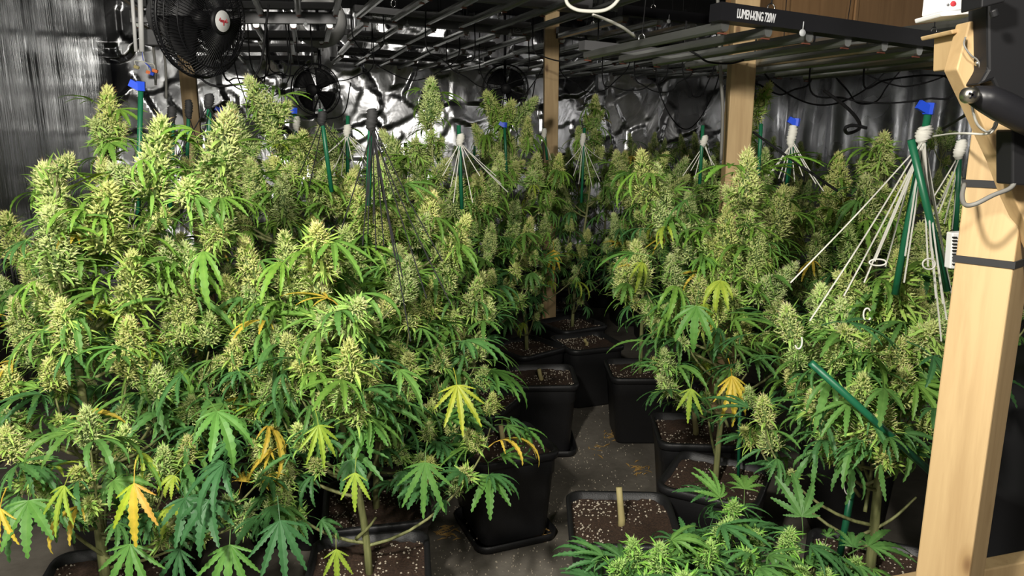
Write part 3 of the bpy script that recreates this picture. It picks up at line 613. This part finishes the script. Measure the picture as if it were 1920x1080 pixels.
def plant(label, base, tips, zc, seed, nrand=8, top=1.6, rad=.3, tilt=(0,0), detail=1.0, group=None, yel=.04, low=.62, tint=1.0, stem_r=.012, droopy=0., leafy=1.0, far=False):
    rs = random.Random(seed); z0 = POT_H-.04
    t = thing('cannabis_plant', label, 'plant', (base.x, base.y, z0), group); O = t.location.copy()
    allt = []
    for (x, y) in tips:                                     # tips seen in the photograph, on the near side of the canopy
        p = at(x, y, zc); hr = max(0, min(1, (top-p.z)/(top-.5))); Rr = .10 + rad*hr
        dx = p.x - base.x; dep = math.sqrt(max(.0025, Rr*Rr - min(abs(dx), Rr)**2)); p2 = at(x, y, zc - dep*rs.uniform(.45,1.0) + .03)
        allt.append((p2, 1))
    for k in range(nrand):
        a = rs.random()*6.283; hr = rs.random() if far else .22+.78*rs.random(); Rr = (.06 + rad*hr)*rs.uniform(.6,1.0)
        allt.append((Vector((base.x+Rr*math.cos(a), base.y+abs(Rr*math.sin(a))*(1 if rs.random() < .75 else -1), top - (top-.75)*hr*.9)), 0))
    zt = max(p.z for p, _ in allt) - .12
    if tips:                                                # the stem leads into the highest spire
        hp = max((p for p, v_ in allt if v_), key=lambda p: p.z)
        if math.hypot(hp.x-base.x, hp.y-base.y) < .34: tilt = (hp.x-base.x, hp.y-base.y)
    topc = Vector((base.x + tilt[0], base.y + tilt[1], zt)) - O
    stem = bez(Vector((0,0,-.03)), Vector((0,0,zt*.3)), Vector((tilt[0]*.98, tilt[1]*.98, (zt-z0)*.45)), topc, 10)
    b = MB(); b.tube(stem, [stem_r*(1-.062*i) for i in range(11)], 7); b.obj('stem', 'stem', t, True)
    def stem_at(z):
        for i in range(10):
            if stem[i+1].z >= z: f_ = (z-stem[i].z)/max(1e-4, stem[i+1].z-stem[i].z); return stem[i].lerp(stem[i+1], f_)
        return stem[-1]
    nb = nlf = 0
    if not far:
        z = topc.z - .03; k = 0
        while z > topc.z - .42:
            q = stem_at(z); a = k*2.4; ov = Vector((math.cos(a), math.sin(a), 0)); g = rs.uniform(.85,1.1)
            o = link('bud', (MED if k % 2 else SML)[rs.randrange(4)], t, q + ov*.014); orient(o, ov*.7 + Vector((0,0,1)), a); o.scale = (rs.uniform(.85,1.1),)*3; o.color = (g*1.03*tint, g*tint, g*.97*tint, 1); nb += 1
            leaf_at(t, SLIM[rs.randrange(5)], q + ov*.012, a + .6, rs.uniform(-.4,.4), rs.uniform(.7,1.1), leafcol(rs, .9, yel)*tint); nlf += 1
            z -= rs.uniform(.045,.065); k += 1
    for p, vis in allt:
        T = p - O; rr = math.hypot(T.x-stem_at(T.z).x, T.y-stem_at(T.z).y)
        zs = max(.10, min(T.z - rr*.55 - rs.uniform(.12,.28), topc.z-.05)); S = stem_at(zs); out = Vector((T.x-S.x, T.y-S.y, 0))
        br = bez(S, S + out*.55 + Vector((0,0,.03)), Vector((T.x-out.x*.06, T.y-out.y*.06, T.z-(T.z-zs)*.5)), T - Vector((0,0,.10)), 9)
        b = MB(); b.tube(br, [.0055*(1-.07*i) for i in range(10)], 5, False); b.obj('branch', 'stem', t, True)
        hrel_t = (p.z-.75)/.9
        # walk down from the tip
        ln = [0.]
        for i in range(9): ln.append(ln[-1] + (br[i+1]-br[i]).length)
        tot = ln[-1]; s = tot; first = True
        def pt(s_):
            for i in range(9):
                if ln[i+1] >= s_: return br[i].lerp(br[i+1], (s_-ln[i])/max(1e-5, ln[i+1]-ln[i])), (br[i+1]-br[i]).normalized()
            return br[9], (br[9]-br[8]).normalized()
        outn = out.normalized() if out.length > .01 else Vector((0,-1,0))
        lim = .30*tot if hrel_t > .45 else .5*tot
        while s > lim:
            q, tan = pt(s); hrel = (q.z+z0-.62)/.95; a = math.atan2(outn.y, outn.x) + rs.gauss(0, 1.2)
            ov = Vector((math.cos(a), math.sin(a), 0))
            if first:
                k = min(1.15, .66 + .5*max(0, hrel)) * rs.uniform(.88,1.12) * (1 if vis else .8)
                if far: me = FAR_B[rs.randrange(2)]
                else: me = (BIG if hrel > .45 else MED)[rs.randrange(3)]
                Lb = L_FB if far else (L_BIG if hrel > .45 else L_MED)
                o = link('bud', me, t, q + Vector((0,0,.10-Lb*k))); orient(o, tan + Vector((0,0,1.2)) + ov*.12, rs.random()*6); o.scale = (k*rs.uniform(.9,1.15), k*rs.uniform(.9,1.15), k)
            else:
                k = rs.uniform(.75,1.15)*(.72+.3*max(0,min(1,hrel)))
                if far: me = FAR_S[rs.randrange(2)]
                else: me = (MED if rs.random() < .45 else SML)[rs.randrange(4)]
                o = link('bud', me, t, q + ov*.012); orient(o, ov*rs.uniform(.5,1.1) + Vector((0,0,1)), rs.random()*6); o.scale = (k,)*3
            g = rs.uniform(.82,1.12); warm = rs.uniform(-.05,.10); o.color = (g*(1+warm)*tint, g*tint, g*(1-warm)*tint, 1); nb += 1
            nl_ = (3 if rs.random() < .7*leafy*detail else 2) + (1 if first and not far else 0) - (1 if far else 0)
            for j in range(nl_):
                if nlf >= 296: break
                a2 = a + (j*2.1) + rs.gauss(0,.5); small = hrel > .08
                if small and rs.random() < .85: me = SLIM[rs.randrange(5)]; sc = rs.uniform(.8,1.4)
                else: me = FANS[rs.randrange(4)]; sc = rs.uniform(.55,.9)
                off = Vector((math.cos(a2), math.sin(a2), 0))*.014 + Vector((0,0,rs.uniform(0,.05 if first else .02)))
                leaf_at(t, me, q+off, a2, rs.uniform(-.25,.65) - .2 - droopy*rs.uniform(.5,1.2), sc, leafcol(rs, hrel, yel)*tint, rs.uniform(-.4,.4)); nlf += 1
            s -= (rs.uniform(.06,.09) if first else rs.uniform(.07,.105)) / max(.6, detail); first = False
            if nb > 290: break
    # broad shade leaves low on the plant
    for k in range(int(15*leafy*detail)):
        if nlf >= 298: break
        a = rs.random()*6.283; rr = rad*rs.uniform(.35,1.05); z = rs.uniform(low-.1, low+.35) - z0
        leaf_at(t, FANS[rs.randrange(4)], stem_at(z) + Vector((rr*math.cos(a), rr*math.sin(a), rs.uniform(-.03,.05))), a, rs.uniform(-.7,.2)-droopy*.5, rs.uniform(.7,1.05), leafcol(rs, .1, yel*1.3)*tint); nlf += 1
    return t

# ================================================================== pots in view
pA = onh(705,937,POT_H); pB = onh(692,1058,POT_H); pC = onh(945,832,POT_H); pD = onh(896,748,POT_H); pE = onh(1015,706,POT_H)
pF = onh(988,647,POT_H); pG = onh(1100,638,POT_H); pH = onh(1073,604,POT_H); pI = onh(1040,569,POT_H)
pJ = onh(1166,968,POT_H); pK = onh(1305,802,POT_H); pL = onh(1342,892,POT_H); pM = onh(1632,1062,POT_H); pP = onh(198,1082,POT_H)
pot(pA, R(12), 'black square pot left of the aisle with two stems, behind the frontmost pot')
pot(pB, R(8), 'frontmost black square pot at the bottom edge, holding a thin split stem')
pot(pC, R(22), 'large black square pot standing free on its saucer in the aisle', .10, True)
pot(pD, R(-24), 'black square pot half hidden behind leaves, left of the aisle')
pot(pE, R(2), 'black square pot facing the camera with a short stump, in mid aisle', .06, True)
pot(pF, R(40), 'black pot turned cornerwise under the central bushy plant')
pot(pG, R(20), 'dark pot with a tiny stump at the shadowed end of the aisle', .03)
pot(pH, R(30), 'dark pot under the second central plant, beside white string ends')
pot(pI, R(12), 'farthest dark pot seen at the end of the aisle')
pot(pJ, R(-2), 'black square pot in front on the right with a tall cut stump', .12)
pot(pK, R(-4), 'black pot behind on the right of the aisle, with a thin stump', .10)
pot(pL, R(-28), 'black pot turned cornerwise holding the bare-stemmed right plant')
pot(pM, R(-25), 'dark pot at the bottom right holding the plant with lopped branches')
pot(pP, R(15), 'dark pot at the bottom left under the leaning trunk')

# ================================================================== plants in view
PL1 = plant('big bushy cannabis plant at the far left front, its trunk forking above the bottom edge', pP,
      [(268,222),(398,212),(175,340),(90,392),(300,452),(335,515),(40,560),(120,555),(230,600),(385,590),(20,690),(160,765),(290,690),(95,675),(350,745),(15,800),(430,640),(400,330),(230,470),(500,640),(60,830),(300,840),(500,800),(345,820),(230,800),(525,870)], pP.y, 101, 8, 1.62, .42, low=.84, stem_r=.016, yel=.07)
q1 = onh(60, 960, POT_H); q1 = Vector((-1.30, 2.35, 0))
plant('cannabis plant against the left foil wall, behind the frontmost one', q1, [(197,168),(95,318),(30,400),(130,440),(250,385),(60,470),(200,300),(10,520)], 2.35, 102, 8, 1.66, .34, low=.7)
PL2 = plant('frontmost cannabis plant left of the aisle, on a thin split stem', pB, [(596,403),(560,520),(545,630),(640,515),(500,555),(520,705),(470,448),(450,615),(590,640),(655,640),(480,740),(610,730),(540,440),(690,670),(440,520),(490,830),(570,790)], pB.y, 103, 7, 1.46, .34, low=.86, yel=.06)
PL3 = plant('cone shaped cannabis plant beside the aisle, under the bundle of black cords', pA, [(735,285),(690,345),(790,362),(830,462),(880,512),(660,425),(745,455),(908,560),(850,590),(765,560),(700,560),(890,630),(822,650),(660,600),(760,660),(900,690),(800,790),(720,745),(865,725),(620,480),(800,520),(840,400),(800,850),(750,830)], pA.y, 104, 9, 1.56, .36, low=.80, yel=.0)
q3 = Vector((-.88, 2.75, 0))
plant('tall cannabis plant in the second row left, its spire rising in front of the foil', q3, [(512,138),(560,248),(446,198),(480,300),(420,330),(530,330),(592,305),(640,320),(370,300)], 2.75, 105, 8, 1.78, .36, low=.8)
q4 = Vector((-1.5, 3.4, 0))
plant('cannabis plant in the third row by the left wall', q4, [(330,330),(250,330),(290,290),(370,260),(430,270)], 3.4, 106, 8, 1.55, .32, detail=.8)
q5 = Vector((-.55, 3.5, 0))
plant('cannabis plant in the third row, hung from white strings behind the cone shaped plant', q5, [(640,225),(600,260),(690,300),(660,360),(730,320),(620,330)], 3.5, 107, 9, 1.6, .34, detail=.8)
plant('tall spired cannabis plant left of the white-stringed stake', pD, [(805,150),(850,330),(782,300),(890,325),(830,400),(872,445),(760,235),(915,420),(800,360)], pD.y, 108, 8, 1.78, .3, low=.85, yel=.0)
PL5 = plant('cannabis plant with hanging leaves in the centre, above the cornerwise pot', pF, [(938,165),(962,168),(985,222),(915,230),(955,290),(1000,290),(900,330),(1042,290),(960,380),(1020,400),(980,480),(922,450),(1005,530),(950,540),(1040,450),(900,400)], pF.y, 109, 7, 1.82, .34, droopy=.55, low=.85, yel=.06)
plant('second cannabis plant of the centre, in front of the timber post', pH, [(1115,180),(1165,285),(1090,240),(1132,330),(1060,350),(1100,430),(1065,480),(1150,420),(1090,500),(1190,380)], pH.y, 110, 7, 1.85, .36, droopy=.35, low=.9, detail=.9)
PL4 = plant('open cannabis plant right of the aisle, on a long bare stem', pL, [(1218,285),(1245,312),(1402,285),(1458,352),(1362,392),(1205,455),(1300,398),(1340,432),(1440,480),(1235,600),(1255,655),(1312,520),(1395,600),(1282,560),(1180,485),(1420,425),(1350,560),(1450,560)], pL.y, 111, 5, 1.62, .32, low=1.05, yel=.07, leafy=.7)
PL6 = plant('shaded cannabis plant beside the near post, with lopped lower branches', pM, [(1490,575),(1560,535),(1640,485),(1500,640),(1720,560),(1572,640),(1660,605),(1750,650),(1440,745),(1540,730),(1620,700),(1700,690),(1740,760),(1600,560),(1690,480),(1780,560),(1660,760),(1570,760),(1610,600)], pM.y, 112, 8, 1.35, .36, low=.98, leafy=.75, stem_r=.016, yel=.015)
q6 = Vector((1.38, 2.85, 0))
plant('cannabis plant behind the shaded one, its buds below the blue-capped stake', q6, [(1655,240),(1580,290),(1630,330),(1560,352),(1690,332),(1500,382),(1600,420),(1540,440),(1480,440),(1690,420)], 2.85, 113, 8, 1.62, .36, detail=.85)
q7 = Vector((1.05, 3.35, 0))
plant('tall cannabis plant whose spire stands against the wide timber post', q7, [(1405,148),(1430,320),(1370,335),(1340,300),(1460,380),(1300,360)], 3.35, 114, 8, 1.78, .32, detail=.8)
q8 = Vector((.68, 3.75, 0))
plant('cannabis plant across the aisle end, behind the open right-hand one', q8, [(1165,285),(1215,280),(1260,290),(1190,330),(1300,330),(1240,400),(1160,400),(1190,460)], 3.75, 115, 8, 1.62, .34, detail=.8, low=.85)
q9 = Vector((1.82, 2.6, 0))
plant('dark cannabis plant directly left of the near post, under the strings', q9, [(1745,420),(1790,330),(1700,470),(1770,500),(1810,420)], 2.6, 116, 8, 1.5, .34, detail=.8)

# single leaves that stand out in the photograph
def show(pl, me, px, py, Z, az, pitch, sc, col, roll=0.):
    if pitch < -.8 and me is not TWO: me = HANG[FANS.index(me)]
    leaf_at(pl, me, at(px, py, Z) - pl.location, az, pitch, sc, Vector(col), roll)
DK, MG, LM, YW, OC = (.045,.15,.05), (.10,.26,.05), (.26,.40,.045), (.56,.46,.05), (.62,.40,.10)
for a_ in [(PL1,FANS[0],252,972,1.50,-1.5,-1.15,1.05,MG),(PL1,FANS[1],435,972,1.52,-1.45,-1.1,1.1,MG),(PL1,FANS[0],352,990,1.60,-1.9,-1.1,.95,DK),(PL1,TWO,255,862,1.46,-1.4,-1.2,.95,YW),
           (PL1,FANS[2],140,875,1.48,-1.9,-1.0,.9,LM),(PL1,FANS[1],385,745,1.46,-.8,-.5,1.0,MG),(PL1,FANS[3],262,670,1.48,2.9,.1,1.1,MG),(PL1,FANS[2],12,915,1.45,-1.6,-1.1,.9,YW),(PL1,FANS[1],465,835,1.5,-2.2,-.5,1.1,DK),
           (PL1,FANS[0],60,905,1.5,-1.2,-.6,1.0,MG),(PL1,FANS[1],520,930,1.55,-1.2,-1.0,1.1,DK),(PL1,FANS[0],330,905,1.55,-.8,-.6,1.0,DK),(PL1,FANS[0],410,900,1.52,-1.7,-.7,1.0,DK),
           (PL2,FANS[2],668,858,1.6,-1.55,-1.1,.75,LM),(PL2,FANS[1],590,765,1.55,-1.0,-1.25,.75,LM),(PL2,FANS[2],630,1000,1.65,-1.4,-1.2,.8,LM),
           (PL3,FANS[0],850,690,1.85,-1.25,-.95,.98,(.36,.44,.045)),(PL3,FANS[0],800,830,1.9,-1.6,-1.0,1.1,MG),(PL3,FANS[0],915,868,2.05,-1.5,-.4,1.1,MG),(PL3,FANS[4 % 4],915,868,2.05,.2,.2,.9,MG),(PL3,FANS[0],915,868,2.05,2.6,.4,.9,MG),(PL3,FANS[1],945,805,2.1,-.6,.1,.9,MG),(PL3,FANS[0],805,800,1.9,.3,.2,1.0,MG),(PL3,FANS[0],720,770,1.85,-2.0,-.4,1.1,MG),(PL3,FANS[1],880,690,2.0,-.3,-.2,1.2,MG),
           (PL4,FANS[3],1365,672,2.2,-1.5,-1.0,1.15,YW),(PL4,FANS[2],1300,705,2.2,-2.0,-1.1,.9,LM),(PL4,FANS[1],1310,545,2.1,-1.9,-.8,1.1,MG),(PL4,FANS[1],1230,485,2.15,2.9,0,1.2,MG),(PL4,FANS[0],1430,310,2.1,-.3,.2,1.1,(.16,.36,.05)),(PL4,FANS[0],1390,320,2.1,-2.4,.1,1.1,(.16,.36,.05)),
           (PL5,FANS[3],1037,452,3.9,-1.5,-1.2,1.0,YW),(PL5,FANS[2],968,440,3.9,-1.5,-1.2,1.0,LM),(PL5,FANS[2],955,525,3.9,-1.5,-1.2,.9,LM),
           (PL6,FANS[0],1540,610,1.5,.1,-.1,1.1,DK),(PL6,FANS[1],1700,640,1.55,-1.0,-.5,1.1,DK)]: show(*a_)

# bare lower branches
for pl, lst in ((PL6, [((1612,930,1.93),(1565,870,1.9),(1525,815,1.86)),((1616,880,1.93),(1590,840,1.9),(1562,795,1.86)),((1612,912,1.93),(1660,895,1.92),(1702,878,1.92)),((1602,1010,1.93),(1670,975,1.9),(1718,932,1.9)),((1618,850,1.93),(1650,800,1.95),(1690,770,1.95)),((1622,960,1.93),(1634,880,1.98),(1638,800,2.0))]),
                (PL1, [((205,1048,1.88),(150,1010,1.8),(76,945,1.72)),((205,1065,1.88),(270,1050,1.8),(332,1028,1.75)),((222,960,1.88),(205,890,1.8),(190,860,1.75))]),
                (PL2, [((668,910,1.9),(630,880,1.85),(600,860,1.8)),((668,1010,1.92),(690,990,1.9),(705,970,1.9))]),
                (PL4, [((1362,760,2.46),(1375,735,2.4),(1400,700,2.35)),((1365,800,2.46),(1350,760,2.45),(1340,720,2.4))])):
    for q3p in lst:
        b = MB(); b.tube(spline([at(*p_) - pl.location for p_ in q3p], 5), [.0058-.0003*i for i in range(11)], 6); b.obj('branch', 'stem', pl, True)

# rows at the back: alike, only their tops show
k = 0
for v in (4.3, 4.95, 5.6, 6.25, 6.9):
    for u in [-1.0+.62*i for i in range(10)]:
        p = room(u + rnd.uniform(-.1,.1), v + rnd.uniform(-.1,.1)); px = 960 + F*p.x/p.y
        if u < -.9 or px < 180 or px > 1830 or p.y < 3.9: continue
        if min((p-Vector((q.x,q.y,0))).length for q in (pF,pG,pH,pI,q8,q7,q6,q5,q4)) < .42: continue
        if 1040 < px < 1210 and p.y < 5.0: continue
        plant('cannabis plant in the crowded rows at the back, only its top showing', p, [], p.y, 300+k, 11, rnd.uniform(1.5,1.66), .26, detail=.6, group='cannabis plants in the back rows', far=True, leafy=.6)
        pot(p, rnd.uniform(-.4,.4), 'black pot under the crowded back rows, hidden in shadow', group='pots of the back rows'); k += 1
for q, wh in ((q1,'the plant against the left foil wall'),(q3,'the tall second-row plant on the left'),(q4,'the third-row plant by the left wall'),(q5,'the third-row plant hung from white strings'),(q6,'the plant below the blue-capped stake'),(q7,'the spire against the wide timber post'),(q8,'the plant across the aisle end'),(q9,'the dark plant left of the near post')):
    pot(q, rnd.uniform(-.4,.4), 'shadowed black pot under ' + wh, group='pots of the second row')

# cut plant in the foreground, bottom right
cp = thing('cut_branch', 'cut leafy cannabis branch heaped at the bottom edge, right of the aisle', 'branch', onh(1400, 1180, .45)); O = cp.location.copy()
rs = random.Random(77)
for i, (x, y, Z) in enumerate([(1370,935,1.55),(1345,985,1.5),(1270,1010,1.45),(1190,1030,1.42),(1150,1045,1.4),(1235,1040,1.35),(1420,995,1.5),(1475,1010,1.45),(1540,1020,1.5),(1320,1030,1.38),(1400,1030,1.35),(1490,1060,1.4),(1600,1045,1.5),(1280,1075,1.3),(1440,1090,1.3),(1200,1090,1.35),(1350,1100,1.3),(1540,1085,1.4)]):
    T = at(x, y+30, Z) - O; b = MB(); b.tube(bez(Vector((0,0,-.05)), T*.3, T*.7-Vector((0,0,.03)), T, 7), .004, 5, False); b.obj('branch', 'stem', cp, True)
    o = link('bud', (MED if i % 2 else SML)[i % 4], cp, T); orient(o, Vector((rs.gauss(0,.4), rs.gauss(-.2,.3), 1)), i); o.scale = (.62,)*3; o.color = (.62,.82,.6,1)
    for j in range(9):
        a = rs.random()*6.28
        leaf_at(cp, (FANS if j < 5 else SLIM)[rs.randrange(4)], T + Vector((rs.gauss(0,.02), rs.gauss(0,.02), rs.uniform(-.03,.03))), a, rs.uniform(-.5,.5), rs.uniform(.55,.95), leafcol(rs, .12, .0)*.85)
for (x, y, Z, az, pt_, sc) in [(1505,1010,1.45,1.5,1.0,.9),(1360,965,1.5,2.2,.9,.75),(1590,1040,1.45,.2,.1,1.0)]:
    leaf_at(cp, FANS[0], at(x, y, Z)-O, az, pt_, sc, leafcol(rs, .3, 0))

# ================================================================== stakes with strings
def stake(label, top, bot, Z, zb=None, cap=None, wrap=None, strings=(), cord='cord_white', r=.0075, group='green plant stakes', wy=None):
    p0 = at(top[0], top[1], Z); p1 = at(bot[0], bot[1], zb or Z)
    t = thing('plant_stake', label, 'stake', p1, group); O = t.location.copy()
    b = MB(); b.tube([p1-O, p0.lerp(p1,.5)-O, p0-O], r, 8); b.obj('rod', 'stake_green', t, True)
    if cap:
        b = MB(); b.tube([p0-O-Vector((0,0,.008)), p0-O+Vector((.002,0,.018))], .0125, 6); b.box(p0-O+Vector((-.014,-.004,.008)), (.03,.012,.02), Matrix.Rotation(.5,3,'Y')); b.obj('cap', cap, t)
    if wrap:
        wp = at(wrap[0], wrap[1], Z)-O; h = wrap[2]*Z/F; b = MB(); rw = random.Random(int(wrap[0]))
        b.tube(spline([wp+Vector((0,0,h/2)), wp+Vector((.002,0,h/4)), wp, wp-Vector((.003,0,h/4)), wp-Vector((0,0,h/2))], 4), [r*k_ for k_ in (1.2,1.9,1.6,2.2,1.8,2.3,1.9,2.2,1.7,2.4,1.9,2.1,1.6,1.9,1.5,1.3,1.2)], 8); b.obj('wrap', 'cord_white' if cord == 'cord_white' else 'tape_black', t, True)
        for (x, y, dz) in strings:
            e = at(x, y, Z+dz)-O; s_ = wp - Vector((rw.uniform(-.006,.006), rw.uniform(-.006,.006), h*.3)); sag = Vector((0,0,-(e-s_).length*.04*rw.random()))
            b = MB(); b.tube(spline([s_, s_.lerp(e,.5)+sag, e], 6), .0019, 4, False); b.obj('cord', cord, t)
    return t
stake('green stake with a blue cap by the left foil wall', (264,165), (258,445), 2.2, cap='tape_blue', wrap=(263,300,14), strings=[(180,350,-.1),(205,370,-.15),(232,480,-.1),(330,345,.05),(300,360,0),(232,600,-.2)])
stake('green stake wrapped in black cord behind the left tops', (325,232), (318,420), 2.5, wrap=(322,215,30), strings=[(290,330,-.1),(250,400,-.2),(340,420,-.2),(120,520,-.35)], cord='cord_black')
stake('stake with a black tape knot above the tallest left bud', (392,192), (392,300), 2.35, wrap=(392,190,26), strings=[(430,260,-.1),(450,300,-.1),(360,330,-.1),(240,430,-.25)], cord='cord_black')
stake('green stake with a black tie beside the timber post on the left', (354,200), (350,330), 3.0, wrap=(354,205,34), strings=[(330,300,0),(375,280,0)], cord='cord_black')
stake('blue-capped stake with a pale wrap in front of the foil', (552,210), (556,300), 3.2, cap='tape_blue', wrap=(556,232,26), strings=[(530,290,-.1),(580,300,-.1)])
stake('bare blue-capped stake behind the left timber post', (415,208), (412,300), 3.9, cap='tape_blue')
stake('green stake with a spiral black wrap left of the white strings', (601,205), (622,360), 2.5, wrap=(604,222,26), strings=[(640,270,-.05),(655,300,-.1),(560,330,-.1),(580,350,-.1)], cord='cord_black')
stake('green stake with white strings spreading like a tent, third row', (652,217), (652,340), 2.9, wrap=(651,245,22), strings=[(610,290,0),(590,310,0),(625,320,-.1),(640,330,-.1),(665,320,-.1),(690,310,0),(700,290,.05),(720,330,-.1)])
stake('green stake hung with a bundle of long black cords', (696,210), (690,385), 1.95, wrap=(697,225,40), cord='cord_black', strings=[(685,400,-.1),(690,440,-.12),(700,420,-.12),(705,470,-.12),(720,460,-.15),(740,480,-.15),(755,520,-.18),(680,460,-.1),(800,560,-.22),(830,490,-.1),(640,430,-.05),(770,640,-.25),(720,380,-.05),(845,570,-.25)])
stake('green stake with white strings in the gap right of the tall spire', (860,235), (866,392), 2.75, wrap=(863,262,22), strings=[(835,310,0),(830,330,0),(845,350,-.1),(850,380,-.1),(880,350,-.1),(886,380,-.1),(900,330,0),(940,345,.1),(952,360,.1),(930,330,.1)])
stake('stake with a white wrap beside the central post', (1020,240), (1026,300), 4.3, wrap=(1020,252,22), strings=[(1000,290,0),(1034,300,0)])
stake('stake with a small white wrap left of the central buds', (893,246), (888,300), 4.4, wrap=(892,262,24), strings=[(880,290,0),(900,300,0)])
stake('stake with white strings among the second central plant', (1096,240), (1090,380), 4.0, wrap=(1093,262,24), strings=[(1060,310,0),(1075,330,-.1),(1085,345,-.1),(1110,350,-.1),(1125,340,-.1),(1130,300,.1)])
stake('blue-capped stake tip among the central tall buds', (946,236), (950,330), 4.0, cap='tape_blue')
stake('green stake with pale strings left of the wide timber post', (1318,235), (1312,345), 3.1, wrap=(1320,264,20), strings=[(1295,320,0),(1302,335,0),(1335,310,0),(1345,320,0),(1280,330,0)])
stake('bare green stake in front of the wide timber post', (1427,232), (1422,330), 2.9)
stake('blue-capped stake with fanned white strings right of the wide post', (1492,232), (1475,350), 2.6, cap='tape_blue', wrap=(1485,255,40), strings=[(1450,320,0),(1460,335,0),(1468,340,-.1),(1490,340,-.1),(1505,330,0),(1530,345,-.1),(1545,360,-.1),(1440,330,0)])
stake('blue-capped stake with many taut white strings left of the near post', (1741,208), (1678,552), 1.75, cap='tape_blue', wrap=(1732,252,30), r=.0085,
      strings=[(1482,530,-.1),(1518,602,-.1),(1582,555,-.05),(1620,530,-.08),(1640,490,-.1),(1660,500,0),(1695,530,-.1),(1697,480,-.15),(1765,640,-.1),(1768,570,-.15),(1775,600,-.12),(1780,530,0),(1740,500,-.1),(1755,560,-.15),(1745,470,.05),(1784,550,.05)])
stake('green stake crossing the strings close to the near post', (1708,262), (1776,545), 1.68, r=.0085)
stake('tie of grey strings right behind the near post', (1800,262), (1790,470), 2.1, wrap=(1800,280,36), strings=[(1750,370,0),(1760,400,0),(1770,420,0),(1785,430,0),(1740,420,.1),(1812,380,0)])
stake('fallen green stake slanting across the shaded plant', (1520,680), (1745,885), 1.62, zb=1.62, r=.0085)
stake('green stake standing beside the long bare stem', (1388,730), (1384,912), 2.5, r=.006)
stake('green stake leaning on the lopped stem at the bottom right', (1597,920), (1575,1040), 1.93, r=.010)
def loop(c, rx, ry, Z, label, a0=0, a1=6.3):
    cable('string_loop', [at(c[0]+rx*math.cos(a), c[1]+ry*math.sin(a), Z) for a in [a0+(a1-a0)*k_/10 for k_ in range(11)]], .0019, 'cord_white', label, 'string')
loop((1646,492), 16, 6, 1.6, 'white string end curled in a ring left of the leaning stake')
loop((1742,495), 12, 10, 1.55, 'white string end curled in a ring beside the thermometer')
loop((1626,590), 7, 12, 1.55, 'white string hook hanging loose in the shaded plant', .5, 5.6)
loop((1497,640), 7, 14, 1.5, 'white string hook under the taut strings, on a low bud', -.6, 2.6)
loop((1590,905), 8, 22, 1.88, 'white string loop tied low on the lopped stem', .2, 6.0)
loop((1606,822), 8, 11, 1.88, 'white string loop tied higher on the lopped stem', .2, 5.5)
